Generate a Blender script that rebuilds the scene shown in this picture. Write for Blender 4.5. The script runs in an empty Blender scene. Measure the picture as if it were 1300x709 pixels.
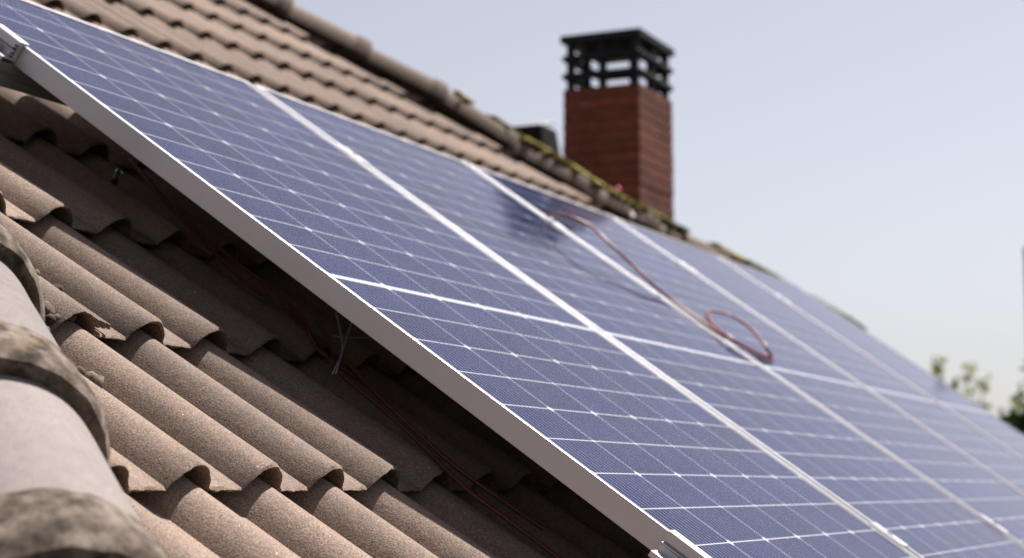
import bpy, bmesh, math, random
from mathutils import Vector, Matrix, noise
random.seed(7)
R = math.radians
scn = bpy.context.scene
COL = scn.collection

# ------------------------------------------------------------------ frame of the roof
PITCH = R(35)
C35, S35 = math.cos(PITCH), math.sin(PITCH)
ORG = Vector((0, 0, 6.2))                      # a point on the panel plane, 6.2 m over the lawn
GROUND = 0.0
def P(s, t, n):
    """roof coordinates (along the eave, down the slope, off the slope) -> world"""
    return ORG + Vector((s, -t * C35 - n * S35, -t * S35 + n * C35))
def D(s, t, n):
    return Vector((s, -t * C35 - n * S35, -t * S35 + n * C35))

# ------------------------------------------------------------------ helpers
def link(name, bm, mats, parent=None, smooth=None, bevel=None):
    me = bpy.data.meshes.new(name)
    bm.normal_update()
    bm.to_mesh(me); bm.free()
    o = bpy.data.objects.new(name, me); COL.objects.link(o)
    for m in (mats if isinstance(mats, (list, tuple)) else [mats]):
        me.materials.append(m)
    if smooth is not None:
        for p in me.polygons: p.use_smooth = True
        me.set_sharp_from_angle(angle=R(smooth))
    if bevel:
        b = o.modifiers.new('bevel', 'BEVEL'); b.width = bevel; b.segments = 2; b.limit_method = 'ANGLE'; b.angle_limit = R(40)
    if parent is not None: o.parent = parent
    return o
def empty(name, loc=(0, 0, 0), rot=(0, 0, 0)):
    o = bpy.data.objects.new(name, None); COL.objects.link(o)
    o.location = loc; o.rotation_euler = rot; o.empty_display_size = .1
    return o
def tag(o, label=None, cat=None, group=None, kind=None):
    if label: o['label'] = label
    if cat: o['category'] = cat
    if group: o['group'] = group
    if kind: o['kind'] = kind
    return o
def box(bm, x0, x1, y0, y1, z0, z1, M=None):
    vs = [bm.verts.new((x, y, z)) for x in (x0, x1) for y in (y0, y1) for z in (z0, z1)]
    if M is not None:
        for v in vs: v.co = M @ v.co
    f = [(0, 1, 3, 2), (4, 6, 7, 5), (0, 4, 5, 1), (2, 3, 7, 6), (0, 2, 6, 4), (1, 5, 7, 3)]
    for q in f: bm.faces.new([vs[i] for i in q])
    return vs
def extrude_profile(bm, prof, x0, x1, axis='x'):
    """closed profile (a,b) swept straight along an axis"""
    def mk(a, b, x):
        return bm.verts.new((x, a, b)) if axis == 'x' else bm.verts.new((a, x, b))
    A = [mk(a, b, x0) for a, b in prof]; B = [mk(a, b, x1) for a, b in prof]
    n = len(prof)
    for i in range(n): bm.faces.new((A[i], A[(i + 1) % n], B[(i + 1) % n], B[i]))
    bm.faces.new(A[::-1]); bm.faces.new(B)
    bmesh.ops.recalc_face_normals(bm, faces=bm.faces[:])
def cyl(bm, c0, c1, r, seg=16, r1=None, caps=True):
    c0, c1 = Vector(c0), Vector(c1); ax = (c1 - c0).normalized()
    u = ax.orthogonal().normalized(); w = ax.cross(u)
    r1 = r if r1 is None else r1
    A = []; B = []
    for i in range(seg):
        a = 2 * math.pi * i / seg; d = u * math.cos(a) + w * math.sin(a)
        A.append(bm.verts.new(c0 + d * r)); B.append(bm.verts.new(c1 + d * r1))
    for i in range(seg): bm.faces.new((A[i], A[(i + 1) % seg], B[(i + 1) % seg], B[i]))
    if caps: bm.faces.new(A[::-1]); bm.faces.new(B)
def spline(pts, per=8):
    pts = [Vector(p) for p in pts]; out = []
    q = [pts[0] * 2 - pts[1]] + pts + [pts[-1] * 2 - pts[-2]]
    for i in range(1, len(q) - 2):
        a, b, c, d = q[i - 1:i + 3]
        for k in range(per):
            t = k / per
            out.append(.5 * (2 * b + (c - a) * t + (2 * a - 5 * b + 4 * c - d) * t * t + (3 * b - a - 3 * c + d) * t ** 3))
    out.append(pts[-1]); return out
def tube(bm, pts, r, seg=8):
    rings = []; prev = None
    for i, p in enumerate(pts):
        tg = (pts[min(i + 1, len(pts) - 1)] - pts[max(i - 1, 0)])
        if tg.length < 1e-7: tg = Vector((0, 0, 1))
        tg.normalize()
        u = tg.orthogonal().normalized() if prev is None else (prev - tg * prev.dot(tg)).normalized()
        prev = u; w = tg.cross(u)
        rr = r[i] if isinstance(r, list) else r
        rings.append([bm.verts.new(p + (u * math.cos(2 * math.pi * k / seg) + w * math.sin(2 * math.pi * k / seg)) * rr) for k in range(seg)])
    for a, b in zip(rings, rings[1:]):
        for k in range(seg): bm.faces.new((a[k], a[(k + 1) % seg], b[(k + 1) % seg], b[k]))
    bm.faces.new(rings[0][::-1]); bm.faces.new(rings[-1])

# ------------------------------------------------------------------ materials
def mat(name):
    m = bpy.data.materials.new(name); m.use_nodes = True
    nt = m.node_tree; b = nt.nodes['Principled BSDF']
    return m, nt, b
def nd(nt, typ, **kw):
    n = nt.nodes.new(typ)
    for k, v in kw.items():
        if k.startswith('i_'):
            key = k[2:]; key = int(key) if key.isdigit() else key.replace('_', ' ')
            n.inputs[key].default_value = v
        else: setattr(n, k, v)
    return n
def ramp(nt, src, stops):
    r = nd(nt, 'ShaderNodeValToRGB'); e = r.color_ramp.elements
    e[0].position, e[0].color = stops[0][0], (*stops[0][1], 1); e[1].position, e[1].color = stops[-1][0], (*stops[-1][1], 1)
    for p, c in stops[1:-1]:
        k = e.new(p); k.color = (*c, 1)
    nt.links.new(src, r.inputs[0]); return r.outputs[0]
def mth(nt, op, a, b=None, c=None):
    n = nd(nt, 'ShaderNodeMath', operation=op)
    for i, v in enumerate((a, b, c)):
        if v is None: continue
        if isinstance(v, (int, float)): n.inputs[i].default_value = v
        else: nt.links.new(v, n.inputs[i])
    return n.outputs[0]
def mixc(nt, fac, a, b, mode='MIX'):
    n = nd(nt, 'ShaderNodeMix', data_type='RGBA', blend_type=mode)
    for k, v in ((0, fac), (6, a), (7, b)):
        if isinstance(v, (int, float)): n.inputs[k].default_value = v
        elif isinstance(v, tuple): n.inputs[k].default_value = (*v, 1)
        else: nt.links.new(v, n.inputs[k])
    return n.outputs[2]
def noise_n(nt, scale, detail=4, rough=.55, coord='Object'):
    tc = nd(nt, 'ShaderNodeTexCoord'); n = nd(nt, 'ShaderNodeTexNoise', i_Scale=scale, i_Detail=detail, i_Roughness=rough)
    nt.links.new(tc.outputs[coord], n.inputs['Vector']); return n.outputs[0]
def bump(nt, bsdf, h, strength, dist, chain=None):
    n = nd(nt, 'ShaderNodeBump', i_Strength=strength, i_Distance=dist)
    nt.links.new(h, n.inputs['Height'])
    if chain is not None: nt.links.new(chain, n.inputs['Normal'])
    nt.links.new(n.outputs[0], bsdf.inputs['Normal']); return n.outputs[0]
def plain(name, col, rough=.6, metal=0, var=.12, scale=30, bstr=0, bdist=.002, spec=.5):
    m, nt, b = mat(name)
    n = noise_n(nt, scale)
    c = ramp(nt, n, [(.25, tuple(x * (1 - var) for x in col)), (.75, tuple(min(1, x * (1 + var)) for x in col))])
    nt.links.new(c, b.inputs['Base Color'])
    b.inputs['Roughness'].default_value = rough; b.inputs['Metallic'].default_value = metal
    b.inputs['Specular IOR Level'].default_value = spec
    if bstr: bump(nt, b, n, bstr, bdist)
    return m

def tile_material(name, lo, mid, hi, lichen=.28, streak=.38):
    """granular concrete: sand grain, per-tile tint, weather patches, a few pale grains"""
    m, nt, b = mat(name)
    tint = nd(nt, 'ShaderNodeAttribute', attribute_name='tint').outputs['Fac']
    patch = noise_n(nt, 5.5, 5, .6); grain = noise_n(nt, 420, 3, .7); mid_n = noise_n(nt, 60, 4, .6)
    base = ramp(nt, grain, [(.28, lo), (.5, mid), (.74, hi)])
    shade = ramp(nt, mth(nt, 'ADD', mth(nt, 'MULTIPLY', tint, .35), mth(nt, 'MULTIPLY', mth(nt, 'ADD', patch, mid_n), .32)),
                 [(.25, (.66, .64, .64)), (.75, (1.25, 1.21, 1.17))])
    c = mixc(nt, 1.0, base, shade, 'MULTIPLY')
    tc = nd(nt, 'ShaderNodeTexCoord')
    vor = nd(nt, 'ShaderNodeTexVoronoi', i_Scale=70.0); nt.links.new(tc.outputs['Object'], vor.inputs['Vector'])
    rnd = nd(nt, 'ShaderNodeSeparateColor'); nt.links.new(vor.outputs['Color'], rnd.inputs[0])
    fleck = mth(nt, 'MULTIPLY', mth(nt, 'LESS_THAN', vor.outputs['Distance'], .10), mth(nt, 'GREATER_THAN', rnd.outputs[0], .93))
    c = mixc(nt, fleck, c, (.42, .39, .35))
    lich = noise_n(nt, 17, 6, .7)
    lm = ramp(nt, lich, [(.63, (0, 0, 0)), (.72, (1, 1, 1))])
    lmf = nd(nt, 'ShaderNodeSeparateColor'); nt.links.new(lm, lmf.inputs[0])
    c = mixc(nt, mth(nt, 'MULTIPLY', lmf.outputs[0], lichen), c, (.16, .15, .11))
    mp = nd(nt, 'ShaderNodeMapping'); mp.inputs['Rotation'].default_value = (PITCH, 0, 0); mp.inputs['Scale'].default_value = (26, 2.2, 6)
    nt.links.new(tc.outputs['Object'], mp.inputs[0]); sn = nd(nt, 'ShaderNodeTexNoise', i_Scale=1.0, i_Detail=5.0); nt.links.new(mp.outputs[0], sn.inputs[0])
    stk = nd(nt, 'ShaderNodeSeparateColor'); nt.links.new(ramp(nt, sn.outputs[0], [(.52, (0,) * 3), (.70, (1,) * 3)]), stk.inputs[0])
    c = mixc(nt, mth(nt, 'MULTIPLY', stk.outputs[0], streak), c, (.055, .045, .038))
    nt.links.new(c, b.inputs['Base Color'])
    b.inputs['Roughness'].default_value = .88; b.inputs['Specular IOR Level'].default_value = .25
    k = bump(nt, b, grain, .55, .0016); bump(nt, b, mid_n, .4, .003, k)
    return m
M_TILE = tile_material('tile_concrete', (.066, .047, .039), (.182, .135, .111), (.315, .245, .208))
M_RIDGE = tile_material('ridge_concrete', (.150, .131, .129), (.192, .170, .169), (.232, .209, .208), .10, .0)
M_RIDGE_OLD = tile_material('old_ridge_concrete', (.055, .039, .031), (.108, .080, .065), (.168, .131, .109), .5, .0)

def collar_material():
    m, nt, b = mat('lichened_mortar')
    n1 = noise_n(nt, 34, 6, .65); n2 = noise_n(nt, 13, 5, .65); n3 = noise_n(nt, 200, 3)
    c = ramp(nt, n1, [(.33, (.012, .0105, .0105)), (.45, (.06, .045, .037)), (.56, (.125, .099, .082)), (.72, (.215, .183, .15))])
    och = ramp(nt, n2, [(.60, (0, 0, 0)), (.68, (1, 1, 1))]); s = nd(nt, 'ShaderNodeSeparateColor'); nt.links.new(och, s.inputs[0])
    c = mixc(nt, mth(nt, 'MULTIPLY', s.outputs[0], .4), c, (.17, .105, .035))
    nt.links.new(c, b.inputs['Base Color']); b.inputs['Roughness'].default_value = .95; b.inputs['Specular IOR Level'].default_value = .15
    k = bump(nt, b, n3, .5, .002); bump(nt, b, n1, .4, .005, k)
    return m
M_COLLAR = collar_material()

CELL_P, CELL_Q, GAP_G, PW, PL2 = .1685, .0825, .0090, 1.0437, 1.0000
def cell_material():
    """monocrystalline half-cut cells under solar glass, drawn in metres of the module"""
    m, nt, b = mat('solar_cells')
    uv = nd(nt, 'ShaderNodeUVMap'); sx = nd(nt, 'ShaderNodeSeparateXYZ'); nt.links.new(uv.outputs[0], sx.inputs[0])
    X, Y = sx.outputs[0], sx.outputs[1]
    cx = mth(nt, 'DIVIDE', mth(nt, 'SUBTRACT', X, (PW - 6 * CELL_P) / 2), CELL_P)
    ay = mth(nt, 'ABSOLUTE', Y)
    ry = mth(nt, 'DIVIDE', mth(nt, 'SUBTRACT', ay, GAP_G / 2), CELL_Q)
    fx, fy = mth(nt, 'FRACT', cx), mth(nt, 'FRACT', ry)
    dx = mth(nt, 'MULTIPLY', mth(nt, 'SUBTRACT', .5, mth(nt, 'ABSOLUTE', mth(nt, 'SUBTRACT', fx, .5))), CELL_P)
    dy = mth(nt, 'MULTIPLY', mth(nt, 'SUBTRACT', .5, mth(nt, 'ABSOLUTE', mth(nt, 'SUBTRACT', fy, .5))), CELL_Q)
    gx = mth(nt, 'LESS_THAN', dx, .00085); gy = mth(nt, 'LESS_THAN', dy, .00095)
    rr = mth(nt, 'ROUND', ry)
    even = mth(nt, 'LESS_THAN', mth(nt, 'MODULO', rr, 2.0), .5)
    cut = mth(nt, 'LESS_THAN', mth(nt, 'ADD', dx, dy), mth(nt, 'ADD', .0044, mth(nt, 'MULTIPLY', even, .0038)))
    out = mth(nt, 'MAXIMUM', mth(nt, 'LESS_THAN', cx, 0.0), mth(nt, 'GREATER_THAN', cx, 6.0))
    out = mth(nt, 'MAXIMUM', out, mth(nt, 'MAXIMUM', mth(nt, 'LESS_THAN', ry, 0.0), mth(nt, 'GREATER_THAN', ry, 12.0)))
    white = mth(nt, 'MAXIMUM', mth(nt, 'MAXIMUM', gx, gy), mth(nt, 'MAXIMUM', cut, out))
    fb = mth(nt, 'FRACT', mth(nt, 'MULTIPLY', fx, 12.0))
    bus = mth(nt, 'LESS_THAN', mth(nt, 'ABSOLUTE', mth(nt, 'SUBTRACT', fb, .5)), .036)
    ff = mth(nt, 'FRACT', mth(nt, 'DIVIDE', ay, .0031))
    fing = mth(nt, 'LESS_THAN', ff, .22)
    # cell to cell shade of blue
    cb = nd(nt, 'ShaderNodeCombineXYZ'); nt.links.new(mth(nt, 'FLOOR', cx), cb.inputs[0]); nt.links.new(mth(nt, 'FLOOR', mth(nt, 'MULTIPLY', Y, 1 / CELL_Q)), cb.inputs[1])
    wn = nd(nt, 'ShaderNodeTexWhiteNoise', noise_dimensions='2D'); nt.links.new(cb.outputs[0], wn.inputs['Vector'])
    oi = nd(nt, 'ShaderNodeObjectInfo')
    silicon = ramp(nt, wn.outputs['Value'], [(0, (.0020, .0034, .020)), (.5, (.0028, .0047, .028)), (1, (.0038, .0063, .037))])
    c = mixc(nt, mth(nt, 'MULTIPLY', fing, .012), silicon, (.5, .5, .58))
    c = mixc(nt, bus, c, (.20, .235, .39))
    c = mixc(nt, white, c, (.37, .375, .405))
    dust = noise_n(nt, 9, 6, .62); spk = noise_n(nt, 160, 2, .5)
    dm = ramp(nt, dust, [(.35, (.004,) * 3), (.75, (.06,) * 3)]); ds = nd(nt, 'ShaderNodeSeparateColor'); nt.links.new(dm, ds.inputs[0])
    sm = ramp(nt, spk, [(.69, (0,) * 3), (.74, (1,) * 3)]); ss = nd(nt, 'ShaderNodeSeparateColor'); nt.links.new(sm, ss.inputs[0])
    c = mixc(nt, mth(nt, 'ADD', ds.outputs[0], mth(nt, 'MULTIPLY', ss.outputs[0], .10)), c, (.19, .188, .20))
    nt.links.new(c, b.inputs['Base Color'])
    b.inputs['Roughness'].default_value = .7; b.inputs['Specular IOR Level'].default_value = 0
    # anti-reflective solar glass: bluish, dim head-on, strong at grazing angles
    gs = nd(nt, 'ShaderNodeBsdfGlossy'); gs.inputs['Color'].default_value = (.95, .93, 1.0, 1)
    cr = ramp(nt, dust, [(.3, (.04,) * 3), (.8, (.11,) * 3)]); cs = nd(nt, 'ShaderNodeSeparateColor'); nt.links.new(cr, cs.inputs[0])
    nt.links.new(cs.outputs[0], gs.inputs['Roughness'])
    fr_ = nd(nt, 'ShaderNodeFresnel', i_IOR=1.125)
    mx = nd(nt, 'ShaderNodeMixShader'); nt.links.new(mth(nt, 'MULTIPLY', fr_.outputs[0], .98), mx.inputs[0])
    nt.links.new(b.outputs[0], mx.inputs[1]); nt.links.new(gs.outputs[0], mx.inputs[2])
    nt.links.new(mx.outputs[0], nt.nodes['Material Output'].inputs[0])
    return m
M_CELL = cell_material()

def alu_material(name, col, rough, metal):
    m, nt, b = mat(name)
    n = noise_n(nt, 14, 5); f = noise_n(nt, 300, 2)
    nt.links.new(ramp(nt, n, [(.3, tuple(x * .93 for x in col)), (.7, col)]), b.inputs['Base Color'])
    nt.links.new(mth(nt, 'ADD', rough - .08, mth(nt, 'MULTIPLY', n, .16)), b.inputs['Roughness'])
    b.inputs['Metallic'].default_value = metal
    bump(nt, b, f, .06, .0005); return m
M_ALU = alu_material('anodised_frame', (.425, .415, .44), .42, .5)
M_RAIL = alu_material('mill_aluminium', (.22, .22, .23), .55, .5)
M_STEEL = alu_material('bolt_steel', (.55, .57, .60), .22, 1.0)
M_BACK = plain('backsheet_white', (.7, .7, .7), .5)
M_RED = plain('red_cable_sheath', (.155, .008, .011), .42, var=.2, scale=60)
M_RED_SHADE = plain('shade_darkened_red_sheath', (.06, .008, .008), .5, var=.2, scale=60)  # red sheath darkened to put the shade under the panels into its colour
M_BLACK = plain('black_plastic', (.005, .005, .006), .5, spec=.2)
M_TIE = plain('clear_tie_nylon', (.30, .30, .31), .4)
M_CAP = plain('black_cast_cap', (.006, .0068, .012), .6, var=.35, scale=22, bstr=.3, spec=.2)
M_VENT = plain('dark_vent_metal', (.006, .0065, .006), .7, var=.3, scale=20, spec=.1)
M_LID = plain('pale_vent_metal', (.55, .56, .56), .35)
M_WALL = plain('rendered_wall', (.52, .46, .38), .9, scale=9, bstr=.3)
M_DECK = plain('roof_deck_felt', (.03, .028, .027), .9)
M_WOOD = plain('fascia_wood', (.12, .07, .045), .7, scale=12)
M_PEG = plain('pink_scrap', (.62, .10, .16), .5)
M_PEGW = plain('pale_scrap', (.55, .52, .54), .6)
M_POLE = plain('pole_grey', (.07, .065, .085), .7, scale=15)
M_BARK = plain('bark', (.075, .055, .04), .9, var=.35, scale=25, bstr=.6, bdist=.01)

def brick_material():
    m, nt, b = mat('red_brick')
    tc = nd(nt, 'ShaderNodeTexCoord'); mp = nd(nt, 'ShaderNodeUVMap')
    br = nd(nt, 'ShaderNodeTexBrick', i_Scale=1.0)
    br.inputs['Brick Width'].default_value = .20; br.inputs['Row Height'].default_value = .055; br.inputs['Mortar Size'].default_value = .006
    br.inputs['Mortar Smooth'].default_value = .3; br.inputs['Bias'].default_value = 0
    br.inputs['Color1'].default_value = (.140, .042, .026, 1); br.inputs['Color2'].default_value = (.095, .027, .019, 1); br.inputs['Mortar'].default_value = (.085, .043, .033, 1)
    nt.links.new(mp.outputs[0], br.inputs['Vector'])
    n = noise_n(nt, 26, 5); n2 = noise_n(nt, 4, 3)
    c = mixc(nt, 1.0, br.outputs['Color'], ramp(nt, n, [(.3, (.72,) * 3), (.7, (1.22,) * 3)]), 'MULTIPLY')
    c = mixc(nt, 1.0, c, ramp(nt, n2, [(.35, (.8,) * 3), (.65, (1.12,) * 3)]), 'MULTIPLY')
    nt.links.new(c, b.inputs['Base Color']); b.inputs['Roughness'].default_value = .9; b.inputs['Specular IOR Level'].default_value = .2
    k = bump(nt, b, mth(nt, 'SUBTRACT', 1.0, br.outputs['Fac']), .9, .008); bump(nt, b, n, .5, .004, k)
    return m
M_BRICK = brick_material()
def leaf_material(name, a, bb):
    m, nt, b = mat(name)
    n = noise_n(nt, 1.6, 4)
    c = ramp(nt, n, [(.3, a), (.7, bb)])
    nt.links.new(c, b.inputs['Base Color']); b.inputs['Roughness'].default_value = .6
    tr = nd(nt, 'ShaderNodeBsdfTranslucent'); nt.links.new(c, tr.inputs[0])
    mx = nd(nt, 'ShaderNodeMixShader', i_0=.55); nt.links.new(b.outputs[0], mx.inputs[1]); nt.links.new(tr.outputs[0], mx.inputs[2])
    nt.links.new(mx.outputs[0], nt.nodes['Material Output'].inputs[0])
    return m
M_LEAF = leaf_material('dark_leaf', (.02, .038, .009), (.05, .085, .02))
M_LEAF_FLARE = leaf_material('flare_paled_leaf', (.16, .175, .075), (.27, .28, .14))  # leaf colour lightened to stand in for lens flare fading the far trees
def moss_material():
    m, nt, b = mat('moss'); n = noise_n(nt, 28, 5); n2 = noise_n(nt, 3.2, 3)
    c = ramp(nt, n, [(.3, (.13, .115, .022)), (.55, (.24, .21, .05)), (.75, (.33, .29, .09))])
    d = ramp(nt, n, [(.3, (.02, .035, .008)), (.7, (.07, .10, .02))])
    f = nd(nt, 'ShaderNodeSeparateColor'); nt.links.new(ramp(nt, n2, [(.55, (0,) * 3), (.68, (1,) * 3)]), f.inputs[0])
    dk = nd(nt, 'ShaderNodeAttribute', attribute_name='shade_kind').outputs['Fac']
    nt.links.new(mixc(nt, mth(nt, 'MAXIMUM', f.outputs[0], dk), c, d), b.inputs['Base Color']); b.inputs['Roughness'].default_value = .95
    bump(nt, b, noise_n(nt, 220, 3), .8, .004); return m
M_MOSS = moss_material()
def lawn_material():
    m, nt, b = mat('lawn'); n = noise_n(nt, .35, 6); n2 = noise_n(nt, 22, 4)
    c = mixc(nt, 1.0, ramp(nt, n, [(.3, (.025, .035, .012)), (.7, (.06, .062, .025))]), ramp(nt, n2, [(.3, (.7,) * 3), (.7, (1.2,) * 3)]), 'MULTIPLY')
    nt.links.new(c, b.inputs['Base Color']); b.inputs['Roughness'].default_value = .95; bump(nt, b, n2, .8, .05); return m
M_LAWN = lawn_material()

# ------------------------------------------------------------------ ground
bm = bmesh.new()
bmesh.ops.create_grid(bm, x_segments=2, y_segments=2, size=1500)
g = link('ground', bm, M_LAWN); g.location = (0, 0, GROUND); tag(g, kind='structure')

# ------------------------------------------------------------------ house: hip roof
HN = (-.641, -.74)      # near hip   s = a t + b   (roof coordinates)
HF = (.90, 6.70)      # far hip
T_EAVE = 3.1
T_APEX = (HN[1] - HF[1]) / (HF[0] - HN[0]); S_APEX = HN[0] * T_APEX + HN[1]
N_DECK = -.205
house = empty('house', (2.5, -1.0, GROUND))
tag(house, 'brown tiled hip roof of a house with a red brick chimney, carrying the solar panels', 'house')
HB = Vector(house.location)
def hp(v): return v - HB

D_ROLL, GAUGE, THICK = .1521, .3448, .0265
S0, T0, N_CREST = -.5305, .2896, -.14
ROLL_H, ROLL_W = .034, .081
def prof_h(x):
    x = x % D_ROLL; u = abs(x - D_ROLL / 2) / (ROLL_W / 2)
    return ROLL_H * math.cos(math.pi / 2 * u) ** .66 if u < 1 else 0.0
XS_FINE = [D_ROLL * k / 26 for k in range(27)]
XS_COARSE = [D_ROLL * k / 11 for k in range(12)]
def tile_field(name, conv, i0, i1, j0, j1, keep, planes, mat_, parent, fine=None):
    """rows of interlocking double-roll tiles; each tile is two rolls wide and slightly out of true"""
    bm = bmesh.new(); lay = bm.faces.layers.float.new('tint')
    XS = XS_FINE if fine is not None else XS_COARSE
    rnd = random.Random(341)
    for j in range(j0, j1 + 1):
        tf = T0 + j * GAUGE
        for i in range(i0, i1 + 1, 2):
            sc = S0 + (i - 1) * D_ROLL + .0455
            if not keep(sc + D_ROLL, tf - GAUGE / 2): continue
            tint = rnd.random(); dz = rnd.uniform(-.001, .0016); yaw = rnd.uniform(-.004, .004); dt = rnd.uniform(-.003, .003)
            roll = rnd.uniform(-.003, .003)
            near = fine is not None and fine(sc, tf)
            st = [(-.150, -THICK - .006), (-.145, -.0105), (-.002, -.0062), (.0008, -.0028), (-.0035, 0.0), (-.06, 0), (-.18, 0), (-GAUGE - .05, 0)]
            xs = XS + [D_ROLL + x for x in XS[1:]]
            rows = []
            for a, (dtt, drop) in enumerate(st):
                row = []
                for x in xs:
                    h = prof_h(sc + x - S0 + D_ROLL * 40.5)
                    tt = tf + dtt + dt + yaw * (x - D_ROLL)
                    n = N_CREST - ROLL_H + h + THICK * dtt / GAUGE + drop + dz + roll * (x - D_ROLL)
                    if 1 < a < 5 and near:
                        q = Vector(((sc + x) * 90, j * 7.1, a * .35))
                        tt += noise.noise(q) * .0035; n += noise.noise(q + Vector((5, 3, 1))) * .0018 * (1 if a else 0)
                    row.append(bm.verts.new(conv(sc + x, tt, n)))
                rows.append(row)
            for r0, r1 in zip(rows, rows[1:]):
                for k in range(len(xs) - 1):
                    f = bm.faces.new((r0[k], r0[k + 1], r1[k + 1], r1[k])); f[lay] = tint
            # visible side lap: the raised edge of the right-hand tile end
            k = len(xs) - 1
    for co, no in planes:
        bmesh.ops.bisect_plane(bm, geom=bm.verts[:] + bm.edges[:] + bm.faces[:], plane_co=co, plane_no=no, clear_outer=True)
    o = link(name, bm, mat_, parent, smooth=38)
    return o
hconv = lambda s, t, n: hp(P(s, t, n))
# vertical planes through the two hips
hipdir_n = D(HN[0], 1, 0).normalized(); hipdir_f = D(HF[0], 1, 0).normalized()
ptn = hp(P(HN[1], 0, -.15)); ptf = hp(P(HF[1], 0, -.15))
pn_n = hipdir_n.cross(Vector((0, 0, 1))).normalized();  pn_n = pn_n if pn_n.x < 0 else -pn_n
pn_f = hipdir_f.cross(Vector((0, 0, 1))).normalized();  pn_f = pn_f if pn_f.x > 0 else -pn_f
tile_field('roof_slope', hconv, -18, 66, -12, 8,
           lambda s, t: HN[0] * t + HN[1] - .45 < s < HF[0] * t + HF[1] + .45,
           [(ptn, pn_n), (ptf, pn_f)], M_TILE, house, lambda s, t: s < 1.2 and -1.6 < t < 1.5)

# end slopes: same tiles laid in their own frame
apex = P(S_APEX, T_APEX, N_CREST - .03)
def end_frame(hip, sign):
    a = P(hip[1] + hip[0] * T_EAVE, T_EAVE, N_CREST - .03)           # eave corner
    z = apex.z - a.z; run = abs(apex.x - a.x)
    dn = Vector((sign * run, 0, -z)).normalized()                    # down the slope
    nn = Vector((sign * z, 0, run)).normalized()
    L = math.hypot(z, run)
    return a, dn, nn, L
def end_slope(hip, sign, name):
    a, dn, nn, L = end_frame(hip, sign)
    base = Vector((apex.x, apex.y, apex.z))
    conv = lambda s, t, n: hp(base + Vector((0, 1, 0)) * s + dn * t + nn * (n - N_CREST + .03))
    half = (apex.y - a.y)
    # hip planes for this slope
    pl = []
    d = (a - apex).normalized(); no = d.cross(Vector((0, 0, 1))).normalized()
    no = no if no.y < 0 else -no
    pl.append((hp(apex), no))
    d2 = Vector((d.x, -d.y, d.z)); no2 = d2.cross(Vector((0, 0, 1))).normalized(); no2 = no2 if no2.y > 0 else -no2
    pl.append((hp(apex), no2))
    nrow = int(L / GAUGE)
    tile_field(name, conv, int(-half / D_ROLL) - 2, int(half / D_ROLL) + 4, 0, nrow,
               lambda s, t: abs(s) < half * max(t, 0) / L + .7, pl, M_TILE, house)
    return a, half
aN, halfN = end_slope(HN, -1, 'roof_slope')
aF, halfF = end_slope(HF, 1, 'roof_slope')
# back slope (never faces the street side): same pitch, one sheet of tiles mirrored from the front
bconv = lambda s, t, n: hp(Vector((P(s, t, n).x, 2 * apex.y - P(s, t, n).y, P(s, t, n).z)))
def mir(v): return Vector((v.x, 2 * (apex.y - HB.y) - v.y, v.z))
tile_field('roof_slope', bconv, -18, 66, -12, 8,
           lambda s, t: HN[0] * t + HN[1] - .45 < s < HF[0] * t + HF[1] + .45,
           [(mir(ptn), Vector((pn_n.x, -pn_n.y, pn_n.z))), (mir(ptf), Vector((pn_f.x, -pn_f.y, pn_f.z)))], M_TILE, house)

# unseen deck added under the tiles to stop light leaks, fascia, walls below
bm = bmesh.new()
cs = [P(HN[0] * T_EAVE + HN[1], T_EAVE, N_DECK - .02), P(HF[0] * T_EAVE + HF[1], T_EAVE, N_DECK - .02)]
cs += [Vector((cs[1].x, 2 * apex.y - cs[1].y, cs[1].z)), Vector((cs[0].x, 2 * apex.y - cs[0].y, cs[0].z))]
ap = P(S_APEX, T_APEX, N_DECK - .02)
va = bm.verts.new(hp(ap)); vc = [bm.verts.new(hp(c)) for c in cs]
for k in range(4): bm.faces.new((va, vc[k], vc[(k + 1) % 4]))
bm.faces.new(vc[::-1])
link('roof_deck', bm, M_DECK, house)
bm = bmesh.new()
x0, x1, y0, y1, ze = cs[0].x, cs[1].x, cs[0].y, cs[2].y, cs[0].z
for (a, b_, c, d) in ((x0 - .03, x1 + .03, y0 - .03, y0), (x0 - .03, x1 + .03, y1, y1 + .03), (x0 - .03, x0, y0, y1), (x1, x1 + .03, y0, y1)):
    box(bm, a - HB.x, b_ - HB.x, c - HB.y, d - HB.y, ze - .16 - HB.z, ze + .02 - HB.z)
link('fascia', bm, M_WOOD, house)
bm = bmesh.new()
i_ = .5
for (a, b_, c, d) in ((x0 + i_, x1 - i_, y0 + i_, y0 + i_ + .25), (x0 + i_, x1 - i_, y1 - i_ - .25, y1 - i_), (x0 + i_, x0 + i_ + .25, y0 + i_ + .25, y1 - i_ - .25), (x1 - i_ - .25, x1 - i_, y0 + i_ + .25, y1 - i_ - .25)):
    box(bm, a - HB.x, b_ - HB.x, c - HB.y, d - HB.y, 0, ze - .002 - HB.z)
link('wall', bm, M_WALL, house)

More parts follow.
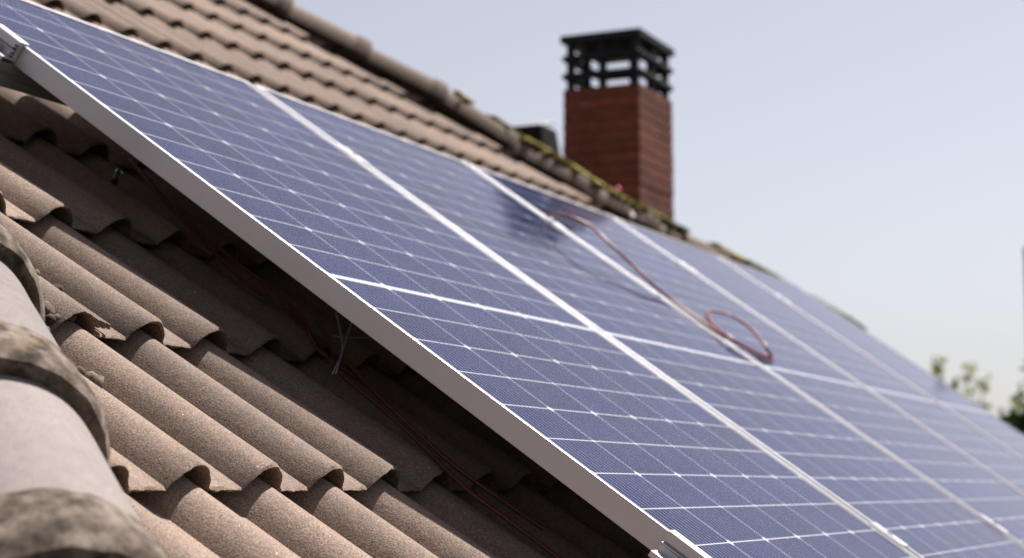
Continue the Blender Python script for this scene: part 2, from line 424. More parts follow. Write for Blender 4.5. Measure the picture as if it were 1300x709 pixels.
# ------------------------------------------------------------------ ridge tiles along the hips
def ridge_tile(p0, p1, r, seed, lod=1, tilt=0.0):
    """one half-round cap from p0 (upper) to p1 (lower, carries the thick lip); p on the cap's crown line"""
    ax = (p1 - p0); L = ax.length; ax.normalize()
    up = (Vector((0, 0, 1)) - ax * ax.z).normalized(); lat = ax.cross(up)
    rnd = random.Random(seed)
    bm = bmesh.new(); lay = bm.faces.layers.float.new('tint'); tn = rnd.random()
    na, nl = (48, 10) if lod else (12, 5)
    def ring(x, rad, lift=0, rough=0, fr=30):
        row = []
        for k in range(na + 1):
            a = R((-104 + 208 * k / na) if lod else (-86 + 172 * k / na))
            rr = rad
            q = p0 + ax * x
            d = lat * math.sin(a) + up * math.cos(a)
            if rough:
                w = q + d * rad
                rr += noise.noise(w * fr) * rough + noise.noise(w * fr * 2.7) * rough * .5
            row.append(bm.verts.new(hp(q - up * (rad0 - lift) + d * rr)))
        return row
    rad0 = r
    body = [ring(L * k / nl, r * (1 - .05 * (1 - k / nl)), rough=.0012, fr=12) for k in range(nl + 1)]
    inner = ring(L, r - .018); inner2 = ring(L * .75, r - .02)
    seq = body + [inner, inner2]
    for a, b_ in zip(seq, seq[1:]):
        for k in range(na):
            f = bm.faces.new((a[k], a[k + 1], b_[k + 1], b_[k])); f[lay] = tn
    bmesh.ops.recalc_face_normals(bm, faces=bm.faces[:])
    o = link('ridge_tile', bm, M_RIDGE if lod else M_RIDGE_OLD, house, smooth=40)
    # the lip at the lower end, lumpy with old mortar and lichen
    bm = bmesh.new()
    w = .090 if lod else .062; xs = [L - w - .006, L - w, L - w * .8, L - w * .6, L - w * .4, L - w * .2, L - .003, L + .006, L + .004]
    rs = [r * .985, r + .002, r + .004, r + .005, r + .006, r + .006, r + .004, r - .001, r - .020] if lod else [r * .985, r + .003, r + .006, r + .007, r + .006, r + .005, r + .003, r - .001, r - .016]
    na2 = na; rows = []
    for x, rad in zip(xs, rs):
        rows.append(ring(x, rad, rough=(.0022 if lod else .0030), fr=42))
    for a, b_ in zip(rows, rows[1:]):
        for k in range(na): bm.faces.new((a[k], a[k + 1], b_[k + 1], b_[k]))
    bmesh.ops.recalc_face_normals(bm, faces=bm.faces[:])
    link('lip', bm, M_COLLAR if lod else M_RIDGE_OLD, o, smooth=60)
    return o
# near hip
NEAR_N, NEAR_T0, NEAR_STEP = -.050, .544, .290
for k in range(-7, 6):
    t1 = NEAR_T0 + k * NEAR_STEP; t0_ = t1 - NEAR_STEP - .03
    if t1 > T_EAVE + .02: continue
    ridge_tile(P(HN[0] * t0_ + HN[1], t0_, NEAR_N - .012), P(HN[0] * t1 + HN[1], t1, NEAR_N + .002), .120, 40 + k, 1)
# far hip: old and uneven
FAR = [(-3.6, -.075), (-2.97, -.071), (-2.83, -.064), (-2.695, -.066), (-2.518, -.052), (-2.402, -.069), (-2.229, -.085), (-2.061, -.082), (-1.879, -.093), (-1.586, -.079), (-1.22, -.052), (-.84, -.046), (-.70, -.080), (0, -.108), (3.5, -.15)]
def far_n(t):
    for (a, b_), (c, d) in zip(FAR, FAR[1:]):
        if a <= t <= c: return b_ + (d - b_) * (t - a) / (c - a)
    return -.07
t1 = T_APEX + .42; kk = 0
while t1 < T_EAVE:
    t0_ = t1 - .30
    ridge_tile(P(HF[0] * t0_ + HF[1], t0_, far_n(t0_) - .012), P(HF[0] * t1 + HF[1], t1, far_n(t1) + .004), .094, 100 + kk, 0)
    t1 += .275; kk += 1
# two rear hips and the apex cap
for cz, cx in ((cs[3], HN), (cs[2], HF)):
    top = P(S_APEX, T_APEX, -.05); bot = cz + Vector((0, 0, .2)); n = 14
    for k in range(n):
        a = top.lerp(bot, k / n); b_ = top.lerp(bot, (k + 1.08) / n)
        ridge_tile(a, b_, .11, 200 + k, 0)
bm = bmesh.new(); bmesh.ops.create_uvsphere(bm, u_segments=20, v_segments=12, radius=.15)
for v in bm.verts: v.co = hp(apex) + Vector((v.co.x, v.co.y, v.co.z * .7 + .03))
link('apex_cap', bm, M_RIDGE, house, smooth=60)

# mortar rubble and the exposed interlock ribs of a cut tile beside the near hip
bm = bmesh.new(); rnd = random.Random(3)
for k in range(30):
    if k < 22: t = rnd.uniform(-.20, -.06); s = HN[0] * t + HN[1] + rnd.gauss(.285, .018)
    else: t = rnd.uniform(.05, .13); s = HN[0] * t + HN[1] + rnd.gauss(.275, .012)
    r = rnd.uniform(.004, .013)
    geo = bmesh.ops.create_icosphere(bm, subdivisions=2, radius=r)
    c = hp(P(s, t, -.170 + r * .5))
    for v in geo['verts']:
        v.co = c + v.co * (1 + .6 * noise.noise(v.co * 90 + c * 9))
for v in bm.verts: v.co += HB
tag(link('mortar_rubble', bm, M_COLLAR, None, smooth=50), kind='stuff')
bm = bmesh.new()
for ds, w_, hh in ((-.332, .0035, .010), (-.320, .003, .008), (-.309, .0025, .006)):
    q = [bm.verts.new(hp(P(ds + a * w_, t, n))) for t, n in ((-.25, -.178), (-.060, -.166)) for a in (-1, 1)]
    q2 = [bm.verts.new(hp(P(ds + a * w_ * .6, t, n + hh))) for t, n in ((-.25, -.180), (-.062, -.166)) for a in (-1, 1)]
    for f in ((q2[0], q2[1], q2[3], q2[2]), (q[0], q[1], q2[1], q2[0]), (q[2], q2[2], q2[3], q[3]), (q[0], q2[0], q2[2], q[2]), (q[1], q[3], q2[3], q2[1])):
        bm.faces.new(f)
bmesh.ops.recalc_face_normals(bm, faces=bm.faces[:])
link('tile_rib', bm, M_TILE, house)

# moss on the far hip
bm = bmesh.new(); rnd = random.Random(11); mlay = bm.faces.layers.float.new('shade_kind')
for k in range(2600):
    t = rnd.choice((rnd.uniform(-2.45, -1.5), rnd.uniform(-2.3, -1.5), rnd.uniform(-1.5, -1.2), rnd.uniform(-1.22, -.80)))
    if noise.noise(Vector((t * 7, 1.3, .2))) < -.32: continue
    a = R(rnd.gauss(-2, 15)); r = rnd.uniform(.005, .014)
    ax = D(HF[0], 1, 0).normalized(); up = (Vector((0, 0, 1)) - ax * ax.z).normalized(); lat = ax.cross(up)
    if lat.x < 0: lat = -lat
    c = P(HF[0] * t + HF[1], t, far_n(t)) - up * .10 + (up * math.cos(a) + lat * math.sin(a)) * .106
    geo = bmesh.ops.create_icosphere(bm, subdivisions=1, radius=r)
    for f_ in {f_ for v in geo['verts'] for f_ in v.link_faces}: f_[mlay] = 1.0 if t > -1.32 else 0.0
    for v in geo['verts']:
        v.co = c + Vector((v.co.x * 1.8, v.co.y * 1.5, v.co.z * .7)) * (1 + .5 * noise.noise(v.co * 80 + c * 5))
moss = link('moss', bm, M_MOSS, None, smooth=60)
tag(moss, kind='stuff')

# ------------------------------------------------------------------ chimney
CX0, CX1, CY0, CY1 = 5.804, 6.2825, 1.697, 2.093
CZT = 1.636 + ORG.z
bm = bmesh.new(); uvl = bm.loops.layers.uv.new('UVMap')
rnd = random.Random(5)
z0 = ORG.z - .9; course = .055; z = z0; prevr = None
# each course steps in or out by a few millimetres so that the arris is ragged like laid brick
def ringat(z, e): return [bm.verts.new(hp(Vector(p))) for p in ((CX0 - e, CY0 - e, z), (CX1 + e, CY0 - e, z), (CX1 + e, CY1 + e, z), (CX0 - e, CY1 + e, z))]
nC = int((CZT - z0) / course); zz = [CZT - course * (nC - k) for k in range(nC + 1)]
last = None
for k in range(nC):
    e = rnd.uniform(-.001, .0025)
    for (a, b_, ee) in ((zz[k], zz[k] + .008, -.003), (zz[k] + .008, zz[k + 1], e)):
        r0, r1 = ringat(a, ee), ringat(b_, ee)
        if last is not None:
            for q in range(4): bm.faces.new((last[q], last[(q + 1) % 4], r0[(q + 1) % 4], r0[q]))
        for q in range(4): bm.faces.new((r0[q], r0[(q + 1) % 4], r1[(q + 1) % 4], r1[q]))
        last = r1
bm.faces.new(last)
for f in bm.faces:
    n = f.normal if f.normal.length else (f.normal_update() or f.normal)
for f in bm.faces:
    f.normal_update(); n = f.normal
    for l in f.loops:
        w = l.vert.co + HB
        l[uvl].uv = ((w.x if abs(n.y) > abs(n.x) else w.y + .09), w.z - zz[0])
chim = link('chimney', bm, M_BRICK, house)
chim['label'] = 'square red brick chimney shaft under a black slatted cap'
def frame_ring(bm, e, z0, z1, wdt, rnd_=.012):
    """square ring (louvre) with rounded corners"""
    o, i = [], []
    for (x, y, sx, sy) in ((CX0 - e, CY0 - e, 1, 1), (CX1 + e, CY0 - e, -1, 1), (CX1 + e, CY1 + e, -1, -1), (CX0 - e, CY1 + e, 1, -1)):
        o.append((x, y, sx, sy))
    def loop(z, off, ins=0.0):
        pts = []
        for (x, y, sx, sy) in o:
            cx, cy = x + sx * (off + rnd_), y + sy * (off + rnd_)
            st = {(1, 1): 180, (-1, 1): 270, (-1, -1): 0, (1, -1): 90}[(sx, sy)]
            for q in range(5):
                a = R(st + 90 * q / 4); pts.append(bm.verts.new(hp(Vector((cx + rnd_ * math.cos(a), cy + rnd_ * math.sin(a), z)))))
        return pts
    h = z1 - z0
    L = [loop(z0, wdt), loop(z0, h * .3), loop(z0 + h * .25, 0), loop(z1 - h * .25, 0), loop(z1, h * .3), loop(z1, wdt)]
    L.append(L[0])
    for a, b_ in zip(L, L[1:]):
        n = len(a)
        for q in range(n): bm.faces.new((a[q], a[(q + 1) % n], b_[(q + 1) % n], b_[q]))
zb = CZT
def cap_part(name, fn):
    bm = bmesh.new(); fn(bm); bmesh.ops.recalc_face_normals(bm, faces=bm.faces[:])
    return link(name, bm, M_CAP, chim, smooth=40)
cap_part('louvre', lambda b_: frame_ring(b_, .008, zb + .049, zb + .082, .040))
cap_part('louvre', lambda b_: frame_ring(b_, .008, zb + .139, zb + .172, .040))
def posts(bm, x, y):
    box(bm, x - 0.0175 - HB.x, x + 0.0175 - HB.x, y - 0.0175 - HB.y, y + 0.0175 - HB.y, zb + 0.0017 - HB.z, zb + .2298 - HB.z)
xm, ym = (CX0 + CX1) / 2, (CY0 + CY1) / 2
for (x, y) in ((CX0 + 0.0294, CY0 + 0.0294), (CX1 - 0.0294, CY0 + 0.0294), (CX1 - 0.0294, CY1 - 0.0294), (CX0 + 0.0294, CY1 - 0.0294), (CX0 + 0.0294, ym), (CX1 - 0.0294, ym), (xm, CY0 + 0.0294), (xm, CY1 - 0.0294)):
    bm = bmesh.new(); posts(bm, x, y); link('cap_post', bm, M_CAP, chim, bevel=0.0050)
def lid(bm):
    e0, e1 = .0110, .0040
    a = [bm.verts.new(hp(Vector(p))) for p in ((CX0 - e1, CY0 - e1, zb + 0.2300), (CX1 + e1, CY0 - e1, zb + 0.2300), (CX1 + e1, CY1 + e1, zb + 0.2300), (CX0 - e1, CY1 + e1, zb + 0.2300))]
    b1 = [bm.verts.new(hp(Vector(p))) for p in ((CX0 - e0, CY0 - e0, zb + 0.2350), (CX1 + e0, CY0 - e0, zb + 0.2350), (CX1 + e0, CY1 + e0, zb + 0.2350), (CX0 - e0, CY1 + e0, zb + 0.2350))]
    b2 = [bm.verts.new(hp(Vector(p))) for p in ((CX0 - e0, CY0 - e0, zb + 0.2680), (CX1 + e0, CY0 - e0, zb + 0.2680), (CX1 + e0, CY1 + e0, zb + 0.2680), (CX0 - e0, CY1 + e0, zb + 0.2680))]
    t = bm.verts.new(hp(Vector((xm, ym, zb + 0.2720))))
    for p, q in ((a, b1), (b1, b2)):
        for k in range(4): bm.faces.new((p[k], p[(k + 1) % 4], q[(k + 1) % 4], q[k]))
    for k in range(4): bm.faces.new((b2[k], b2[(k + 1) % 4], t))
    bm.faces.new(a[::-1])
cap_part('cap_lid', lid)

# roof vent behind the far hip: tapered dark hood with a pale lid
vent_c = Vector((6.02, 2.365, 1.50)) + ORG
bm = bmesh.new()
def vring(z, wx, wy): return [bm.verts.new(hp(vent_c + Vector((x * wx, y * wy, z)))) for x, y in ((-1, -1), (1, -1), (1, 1), (-1, 1))]
a, b_ = vring(-1.3, .24, .28), vring(.004, .10, .10)
for k in range(4): bm.faces.new((a[k], a[(k + 1) % 4], b_[(k + 1) % 4], b_[k]))
bm.faces.new(b_); bm.faces.new(a[::-1])
vent = link('roof_vent', bm, M_VENT, house, bevel=.004); vent['label'] = 'dark tapered roof vent with a pale metal lid behind the hip'
bm = bmesh.new()
box(bm, vent_c.x - .10 - HB.x, vent_c.x + .10 - HB.x, vent_c.y - .095 - HB.y, vent_c.y + .105 - HB.y, vent_c.z - .003 - HB.z, vent_c.z + .016 - HB.z)
for v in bm.verts: v.co.z += (v.co.x + HB.x - vent_c.x) * math.tan(R(13)) + .014
link('vent_lid', bm, M_LID, vent, bevel=.004)

# ------------------------------------------------------------------ solar panels
PPITCH = 1.0726
FR_H, LIP = .035, .0082
def frame_bm():
    bm = bmesh.new()
    prof = [(0, 0), (LIP, 0), (LIP, -.0018), (.0022, -.0018), (.0022, -.0328), (.024, -.0328), (.024, -.035), (0, -.035)]
    # long sides (profile in x,z swept along y), short sides butted between them
    def sweep(fn, a0, a1):
        A = [bm.verts.new(fn(x, z, a0)) for x, z in prof]; B = [bm.verts.new(fn(x, z, a1)) for x, z in prof]
        n = len(prof)
        for i in range(n): bm.faces.new((A[i], A[(i + 1) % n], B[(i + 1) % n], B[i]))
        bm.faces.new(A[::-1]); bm.faces.new(B)
    sweep(lambda x, z, y: (x, y, z), -PL2, PL2)
    sweep(lambda x, z, y: (PW - x, y, z), -PL2, PL2)
    sweep(lambda x, z, s: (s, PL2 - x, z - .0003), LIP + .0002 if False else .0023, PW - .0023)
    sweep(lambda x, z, s: (s, -PL2 + x, z - .0003), .0023, PW - .0023)
    bmesh.ops.recalc_face_normals(bm, faces=bm.faces[:])
    return bm
def glass_bm():
    bm = bmesh.new(); uvl = bm.loops.layers.uv.new('UVMap')
    x0, x1, y0, y1 = .0024, PW - .0024, -PL2 + .0024, PL2 - .0024
    vs = [bm.verts.new((x, y, -.0024)) for x, y in ((x0, y0), (x1, y0), (x1, y1), (x0, y1))]
    f = bm.faces.new(vs)
    for l in f.loops: l[uvl].uv = (l.vert.co.x, l.vert.co.y)
    lo = [bm.verts.new((v.co.x, v.co.y, -.0064)) for v in vs]
    for k in range(4): bm.faces.new((vs[k], lo[k], lo[(k + 1) % 4], vs[(k + 1) % 4]))
    bm.faces.new(lo[::-1])
    bmesh.ops.recalc_face_normals(bm, faces=bm.faces[:])
    return bm
def back_bm():
    bm = bmesh.new(); box(bm, .003, PW - .003, -PL2 + .003, PL2 - .003, -.0078, -.0066); return bm
def jbox_bm():
    bm = bmesh.new(); box(bm, PW / 2 - .06, PW / 2 + .06, -.045, .045, -.026, -.0079); return bm
ROT = (PITCH, 0, 0)
PL = ['near solar panel with its whole silver side frame exposed above the tiles',
      'solar panel second from the near edge, beside the exposed panel',
      'middle solar panel bearing the arched red cable',
      'solar panel just beyond the red cable loop',
      'farthest solar panel, its outer edge against the sky']
GP = 'row of blue solar panels on the roof'
p0 = empty('solar_panel', P(0, 0, 0), ROT)
fr = link('frame', frame_bm(), M_ALU, p0, bevel=.0006)
gl = link('cell_glass', glass_bm(), M_CELL, p0)
bk = link('backsheet', back_bm(), M_BACK, p0)
jb = link('junction_box', jbox_bm(), M_BLACK, p0)
panels = [p0]
for k in range(1, 5):
    c = p0.copy(); COL.objects.link(c); c.location = P(k * PPITCH, 0, 0)
    for ch in (fr, gl, bk, jb):
        d = ch.copy(); COL.objects.link(d); d.parent = c
    panels.append(c)
for p, l in zip(panels, PL): tag(p, l, 'solar panel', GP)

# mounting rails under the modules
RAILS = (-.70, .692)
rl = []
for k, t in enumerate(RAILS):
    o = empty('mounting_rail', P(-.045, t, -.0352), ROT)
    bm = bmesh.new()
    # slotted extrusion: y across, z down
    pr = [(-.020, 0), (-.006, 0), (-.006, -.010), (-.011, -.010), (-.011, -.018), (.011, -.018), (.011, -.010), (.006, -.010), (.006, 0), (.020, 0),
          (.020, -.014), (.017, -.017), (.017, -.023), (.020, -.026), (.020, -.040), (-.020, -.040), (-.020, -.026), (-.017, -.023), (-.017, -.017), (-.020, -.014)]
    extrude_profile(bm, pr, 0, 5.46)
    link('rail_profile', bm, M_RAIL, o, bevel=.0005)
    rl.append(o)
tag(rl[0], 'upper aluminium mounting rail running under the panels near their top clamps', 'mounting rail', 'rails under the panels')
tag(rl[1], 'lower aluminium mounting rail whose end shows at the bottom of the photo', 'mounting rail', 'rails under the panels')

# end clamps on the near edge
def end_clamp(t, label, bolt_down):
    o = empty('end_clamp', P(0, t, 0), ROT)
    bm = bmesh.new()
    h = .0335
    # bracket: lip over the frame, upright with a step, foot on the rail  (x across, z up)
    pr = [(.0085, .0012), (.0085, .0046), (-.0105, .0046), (-.0125, .0030), (-.0125, -.0100), (-.0085, -.0102), (-.0085, -.0128), (-.0150, -.0132), (-.0150, -.0152), (-.0125, -.0168),
          (-.0125, -.0262), (-.034, -.0262), (-.034, -.0348), (-.031, -.0348), (-.031, -.0300), (-.0015, -.0300), (-.0015, .0012)]
    A = [bm.verts.new((x, -.034, z)) for x, z in pr]; B = [bm.verts.new((x, .034, z)) for x, z in pr]
    n = len(pr)
    for i in range(n): bm.faces.new((A[i], A[(i + 1) % n], B[(i + 1) % n], B[i]))
    bm.faces.new(A[::-1]); bm.faces.new(B)
    bmesh.ops.recalc_face_normals(bm, faces=bm.faces[:])
    link('bracket', bm, M_ALU, o, bevel=.0006)
    bm = bmesh.new()
    cyl(bm, (-.0235, 0, -.0262), (-.0235, 0, -.0185), .0065, 24)
    cyl(bm, (-.0235, 0, -.0185), (-.0235, 0, -.0165), .0065, 24, .0052)
    bt = link('bolt', bm, M_STEEL, o, smooth=40)
    bm = bmesh.new(); cyl(bm, (-.0235, 0, -.0164), (-.0235, 0, -.01625), .003, 6)
    link('hex_socket', bm, M_BLACK, bt)
    # serrated edge pressed into the bracket's lower end
    bm = bmesh.new()
    for q in range(5):
        box(bm, -.0148, -.0128, -.0346, -.0285, -.0250 + q * .0048, -.0224 + q * .0048)
    link('serration', bm, M_BLACK, o)
    return tag(o, label, 'clamp', 'end clamps on the near panel edge')
end_clamp(-.715, 'end clamp with a bluish bolt at the far left of the exposed frame', 0)
end_clamp(.672, 'end clamp on the bottom of the exposed frame, at the lower edge of the photo', 1)
# mid clamps in the gaps
def mid_clamp():
    o = empty('mid_clamp', (0, 0, 0), ROT)
    bm = bmesh.new(); w = (PPITCH - PW) / 2
    pr = [(-w - .0055, .0006), (-w - .0055, .0028), (-.0105, .0028), (-.0085, .0012), (-.0085, -.0035), (.0085, -.0035), (.0085, .0012), (.0105, .0028), (w + .0055, .0028), (w + .0055, .0006),
          (.0115, .0006), (.0115, -.0065), (-.0115, -.0065), (-.0115, .0006)]
    A = [bm.verts.new((x, -.036, z)) for x, z in pr]; B = [bm.verts.new((x, .036, z)) for x, z in pr]
    n = len(pr)
    for i in range(n): bm.faces.new((A[i], A[(i + 1) % n], B[(i + 1) % n], B[i]))
    bm.faces.new(A[::-1]); bm.faces.new(B)
    bmesh.ops.recalc_face_normals(bm, faces=bm.faces[:])
    pl = link('plate', bm, M_ALU, o, bevel=.0004)
    bm = bmesh.new(); cyl(bm, (0, 0, -.034), (0, 0, .0045), .0058, 20)
    bt = link('bolt', bm, M_STEEL, o, smooth=40)
    bm = bmesh.new(); cyl(bm, (0, 0, .0046), (0, 0, .0047), .0029, 6)
    hx = link('hex_socket', bm, M_BLACK, bt)
    return o, pl, bt, hx
mc, pl_, bt_, hx_ = mid_clamp()
words = ['gap between the near and second panels', 'gap between the second and middle panels', 'gap just beyond the red cable loop', 'gap beside the farthest panel']
first = True
for k in range(1, 5):
    for t, w in ((-.685, 'upper'), (.685, 'lower')):
        if w == 'lower' and k > 2: tt = t
        if first: o = mc; first = False
        else:
            o = mc.copy(); COL.objects.link(o)
            a = pl_.copy(); COL.objects.link(a); a.parent = o
            b2 = bt_.copy(); COL.objects.link(b2); b2.parent = o
            h2 = hx_.copy(); COL.objects.link(h2); h2.parent = b2
        o.location = P(k * PPITCH - (PPITCH - PW) / 2, t, 0)
        tag(o, '%s silver clamp bridging the %s' % (w, words[k - 1]), 'clamp', 'mid clamps between the panels')

# ------------------------------------------------------------------ cables
def cable(name, pts, r, m, label, cat='cable', group=None, per=8):
    bm = bmesh.new(); base = P(*pts[0]); tube(bm, [v - base for v in spline([P(*p) for p in pts], per)], r, 10)
    o = link(name, bm, m, None, smooth=80); o.location = base
    return tag(o, label, cat, group)
ARC = [(2.131, -.76, -.03), (2.131, -.735, -.008), (2.134, -.709, .004), (2.126, -.700, .014), (2.10, -.662, .034), (2.095, -.623, .045), (2.10, -.574, .05), (2.075, -.526, .048), (2.07, -.466, .04), (2.085, -.413, .03), (2.09, -.34, .018), (2.14, -.299, .0065), (2.145, -.21, .0045), (2.158, -.131, .0035), (2.248, -.08, .0035), (2.312, -.051, .005), (2.335, -.045, .011), (2.30, -.052, .021), (2.315, -.08, .03), (2.391, -.155, .035), (2.44, -.225, .03), (2.419, -.259, .02), (2.38, -.274, .008), (2.329, -.244, .0035), (2.218, -.184, .0045), (2.135, -.106, .011), (2.185, -.058, .0105), (2.29, -.040, .0035), (2.33, -.033, .0032)]
cable('red_cable', ARC, .0039, M_RED, 'red cable arching out of the panel gap and ending in a loop on the glass', 'cable')
UA = [(.37, -.67, -.134), (.294, -.499, -.136), (.213, -.265, -.138), (.22, -.124, -.138), (.122, .034, -.136), (.1, .131, -.134), (.077, .235, -.134), (.045, .343, -.136), (.06, .427, -.138), (.07, .56, -.138), (.10, .80, -.138)]
UB = [(.305, -.158, -.132), (.176, -.012, -.128), (.146, .047, -.126), (.108, .135, -.126), (.085, .23, -.127), (.08, .31, -.130), (.115, .45, -.132)]
UC = [(.371, -.629, -.132), (.279, -.455, -.134), (.242, -.308, -.130), (.236, -.21, -.128), (.215, -.112, -.130), (.142, -.023, -.134), (.16, .05, -.138)]
cable('string_cable', UA, .0034, M_RED_SHADE, 'long shade-darkened red cable on the tiles, reaching the lower edge of the photo', 'cable', 'cables in the shade under the panels')
cable('string_cable', UB, .0034, M_RED_SHADE, 'short shade-darkened red cable lying just below the cable tie', 'cable', 'cables in the shade under the panels')
cable('string_cable', UC, .0034, M_RED_SHADE, 'shade-darkened red cable running from the connector down to the cable tie', 'cable', 'cables in the shade under the panels')
tie = empty('cable_tie', P(.045, .07, -.125), (0, 0, 0))
tag(tie, 'pale cable tie with crossed loose ends under the near panel edge', 'cable tie')
for pts in ([(.235, -.078, -.095), (.185, -.03, -.1), (.114, .031, -.108), (.045, .072, -.124)], [(.252, -.056, -.09), (.165, -.002, -.1), (.05, .074, -.122)], [(.13, -.004, -.1), (.174, -.007, -.101), (.252, -.014, -.098)]):
    bm = bmesh.new(); tube(bm, [v - Vector(tie.location) for v in spline([P(*p) for p in pts])], .0011, 6)
    link('strap', bm, M_TIE, tie, smooth=80)
con = empty('cable_connector', P(.19, -.545, -.115)); tag(con, 'black plug connector with a shiny ring lying in the shade under the panel', 'connector')
bm = bmesh.new(); cyl(bm, D(-.03, .028, -.012), D(.03, -.02, -.009), .0062, 14); link('plug', bm, M_BLACK, con, smooth=40)
bm = bmesh.new(); cyl(bm, D(.012, -.0055, -.0102), D(.016, -.0088, -.010), .0072, 14); link('ring', bm, M_STEEL, con, smooth=40)

# small pink scrap on the hip
sc = empty('plastic_scrap', P(HF[0] * -1.80 + HF[1], -1.80, -.088)); tag(sc, 'small scrap with a pink tip on the mossy hip before the chimney', 'scrap')
bm = bmesh.new(); tube(bm, spline([D(-.05, .13, -.035), D(-.02, .06, -.008), D(0, 0, .012)]), [.011 - .0002 * i for i in range(17)], 8); link('strip', bm, M_PEGW, sc, smooth=60)
bm = bmesh.new(); bmesh.ops.create_icosphere(bm, subdivisions=2, radius=.012)
for v in bm.verts: v.co = Vector((v.co.x, v.co.y, v.co.z * 1.5)) * (1 + .3 * noise.noise(v.co * 60)) + Vector((.0, 0, .03))
link('tip', bm, M_PEG, sc, smooth=60)

# ------------------------------------------------------------------ trees and a pole beyond the roof
def tree(base, h, crown, nleaf, leaf, mat_leaf, label, seed, sparse=False, group='trees beyond the roof'):
    rnd = random.Random(seed); base = Vector(base)
    o = empty('tree', base); tag(o, label, 'tree', group)
    bm = bmesh.new()
    cr = crown; ch = h * .62; top = Vector((0, 0, h))
    pts = spline([Vector((0, 0, 0)), Vector((.06, .03, h * .3)), Vector((-.05, .05, h * .65)), Vector((0, 0, h * .95))], 6)
    tube(bm, pts, [max(.02, .14 * h / 7 * (1 - .9 * i / (len(pts) - 1))) for i in range(len(pts))], 9)
    tips = []
    for k in range(26):
        z = rnd.uniform(.34, .93) * h; a = rnd.uniform(0, 2 * math.pi)
        rr = cr * rnd.uniform(.55, 1.0) * math.sqrt(max(.08, 1 - ((z - h * .6) / (h * .45)) ** 2))
        st = Vector((0, 0, z * .82)); en = Vector((math.cos(a) * rr, math.sin(a) * rr, z + rnd.uniform(0, .08) * h))
        q = spline([st, st.lerp(en, .5) + Vector((0, 0, -.05 * h * rnd.random())), en], 4)
        tube(bm, q, [max(.008, .04 * h / 7 * (1 - i / len(q))) for i in range(len(q))], 6)
        tips.append((st, en))
    link('trunk', bm, M_BARK, o, smooth=60)
    bm = bmesh.new()
    clumps = []
    for st, en in tips:
        for f in ((.6, .8, 1.0) if not sparse else (.95, 1.0)):
            clumps.append((st.lerp(en, f), cr * rnd.uniform(.16, .34) * (1 if not sparse else .55)))
    if not sparse:
        for k in range(90):
            d = Vector((rnd.gauss(0, 1), rnd.gauss(0, 1), rnd.gauss(0, 1))).normalized() * rnd.uniform(.5, .95)
            clumps.append((Vector((d.x * cr, d.y * cr, h * .68 + d.z * h * .29)), cr * rnd.uniform(.14, .26)))
    for k in range(nleaf):
        c, r = rnd.choice(clumps)
        d = Vector((rnd.gauss(0, 1), rnd.gauss(0, 1), rnd.gauss(0, .8))); d = d.normalized() * r * rnd.random() ** .45
        p = c + d; s = leaf * rnd.uniform(.6, 1.3)
        u = Vector((rnd.gauss(0, 1), rnd.gauss(0, 1), rnd.gauss(0, .5))).normalized(); w = u.orthogonal().normalized()
        w = (Matrix.Rotation(rnd.uniform(0, 6.28), 3, u) @ w)
        vs = [bm.verts.new(q) for q in (p - u * s, p - w * s * .42, p + u * s, p + w * s * .42 + u * .1 * s)]
        bm.faces.new(vs)
    link('crown', bm, mat_leaf, o)
    return o
tree((16.4, 1.40, 0), 7.14, 1.25, 26000, .085, M_LEAF, 'dark green tree at the right edge beside the pole', 1)
tree((18.6, 2.2, 0), 7.15, 1.0, 620, .075, M_LEAF_FLARE, 'flare-paled sparse tree just left of the dark tree, over the panel edge', 2, True)
tree((22.0, 3.35, 0), 7.75, .95, 480, .08, M_LEAF_FLARE, 'thin flare-paled tree top between two other paled tree tops', 3, True)
tree((23.8, 4.0, 0), 8.0, .75, 420, .08, M_LEAF_FLARE, 'flare-paled yellowish tree top farthest left above the panel edge', 4, True)
pole = empty('utility_pole', (18.25, 1.78, 0)); tag(pole, 'dark slender pole rising above the dark tree at the right edge', 'pole')
bm = bmesh.new(); cyl(bm, (0, 0, 0), (0, 0, 8.5), .085, 18, .06); link('shaft', bm, M_POLE, pole, smooth=40)
bm = bmesh.new(); cyl(bm, (0, 0, 8.5), (0, 0, 8.56), .075, 18, .05); link('pole_cap', bm, M_POLE, pole, smooth=40)

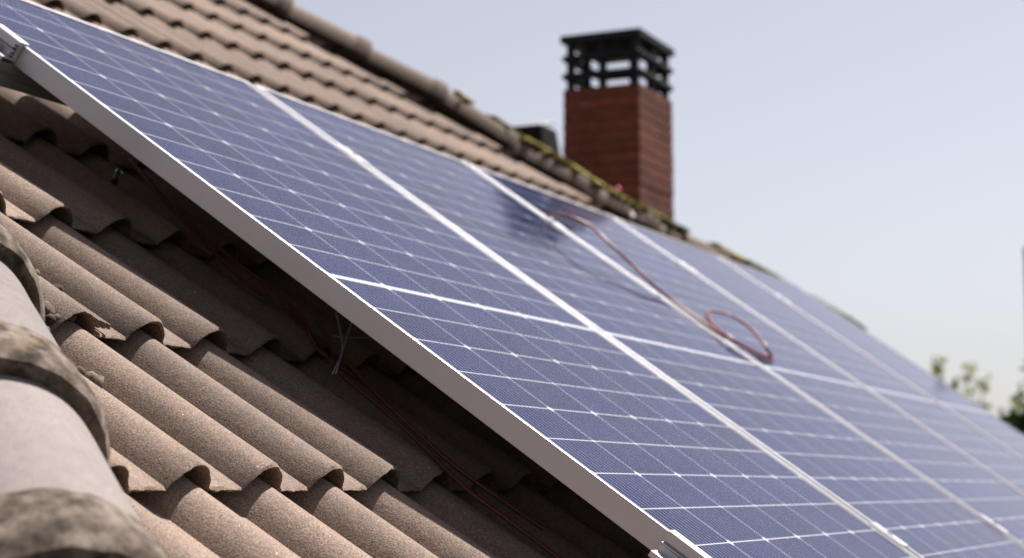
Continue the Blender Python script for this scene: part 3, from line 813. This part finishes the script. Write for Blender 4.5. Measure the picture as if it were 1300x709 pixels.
# ------------------------------------------------------------------ light
sd = D(.55, -.45, 1.0).normalized()
EL = math.asin(sd.z); AZ = math.atan2(sd.x, sd.y)
sun = bpy.data.lights.new('sun', 'SUN'); sun.energy = 5.0; sun.angle = R(.55); sun.color = (1, .95, .88)
so = bpy.data.objects.new('sun', sun); COL.objects.link(so)
so.rotation_euler = (-sd).to_track_quat('-Z', 'Y').to_euler(); so.location = (0, 0, 20)
w = bpy.data.worlds.new('World'); scn.world = w; w.use_nodes = True
nt = w.node_tree; bg = nt.nodes['Background']
sky = nd(nt, 'ShaderNodeTexSky', sky_type='NISHITA'); sky.sun_disc = False
sky.sun_elevation = EL; sky.sun_rotation = AZ; sky.air_density = 1.0; sky.dust_density = 1.6; sky.ozone_density = 1.2; sky.altitude = 300
hs = nd(nt, 'ShaderNodeHueSaturation', i_Saturation=.40); nt.links.new(sky.outputs[0], hs.inputs['Color'])
nt.links.new(mixc(nt, 1.0, hs.outputs[0], (1.03, .985, 1.015), 'MULTIPLY'), bg.inputs[0]); bg.inputs[1].default_value = .051

# ------------------------------------------------------------------ camera
Rm = [[0.4173934, 0.74441266, 0.52118378], [0.10448554, 0.53041443, -0.84127481], [0.90269902, -0.40559873, -0.14361113]]
right, down, fwd = (D(*r) for r in Rm)
cam = bpy.data.cameras.new('camera'); co = bpy.data.objects.new('camera', cam); COL.objects.link(co)
M = Matrix(((right.x, -down.x, -fwd.x), (right.y, -down.y, -fwd.y), (right.z, -down.z, -fwd.z))).to_4x4()
M.translation = P(-2.243884, 1.264274, .507169)
co.matrix_world = M
cam.sensor_width = 36; cam.lens = 63.776; cam.clip_start = .05; cam.clip_end = 4000
cam.dof.use_dof = True; cam.dof.focus_distance = 2.28; cam.dof.aperture_fstop = 4.8; cam.dof.aperture_blades = 8
scn.camera = co
scn.view_settings.view_transform = 'Standard'; scn.view_settings.look = 'None'; scn.view_settings.gamma = 1
scn.view_settings.exposure = 1.27
scn.render.engine = 'CYCLES'
scn.cycles.max_bounces = 6
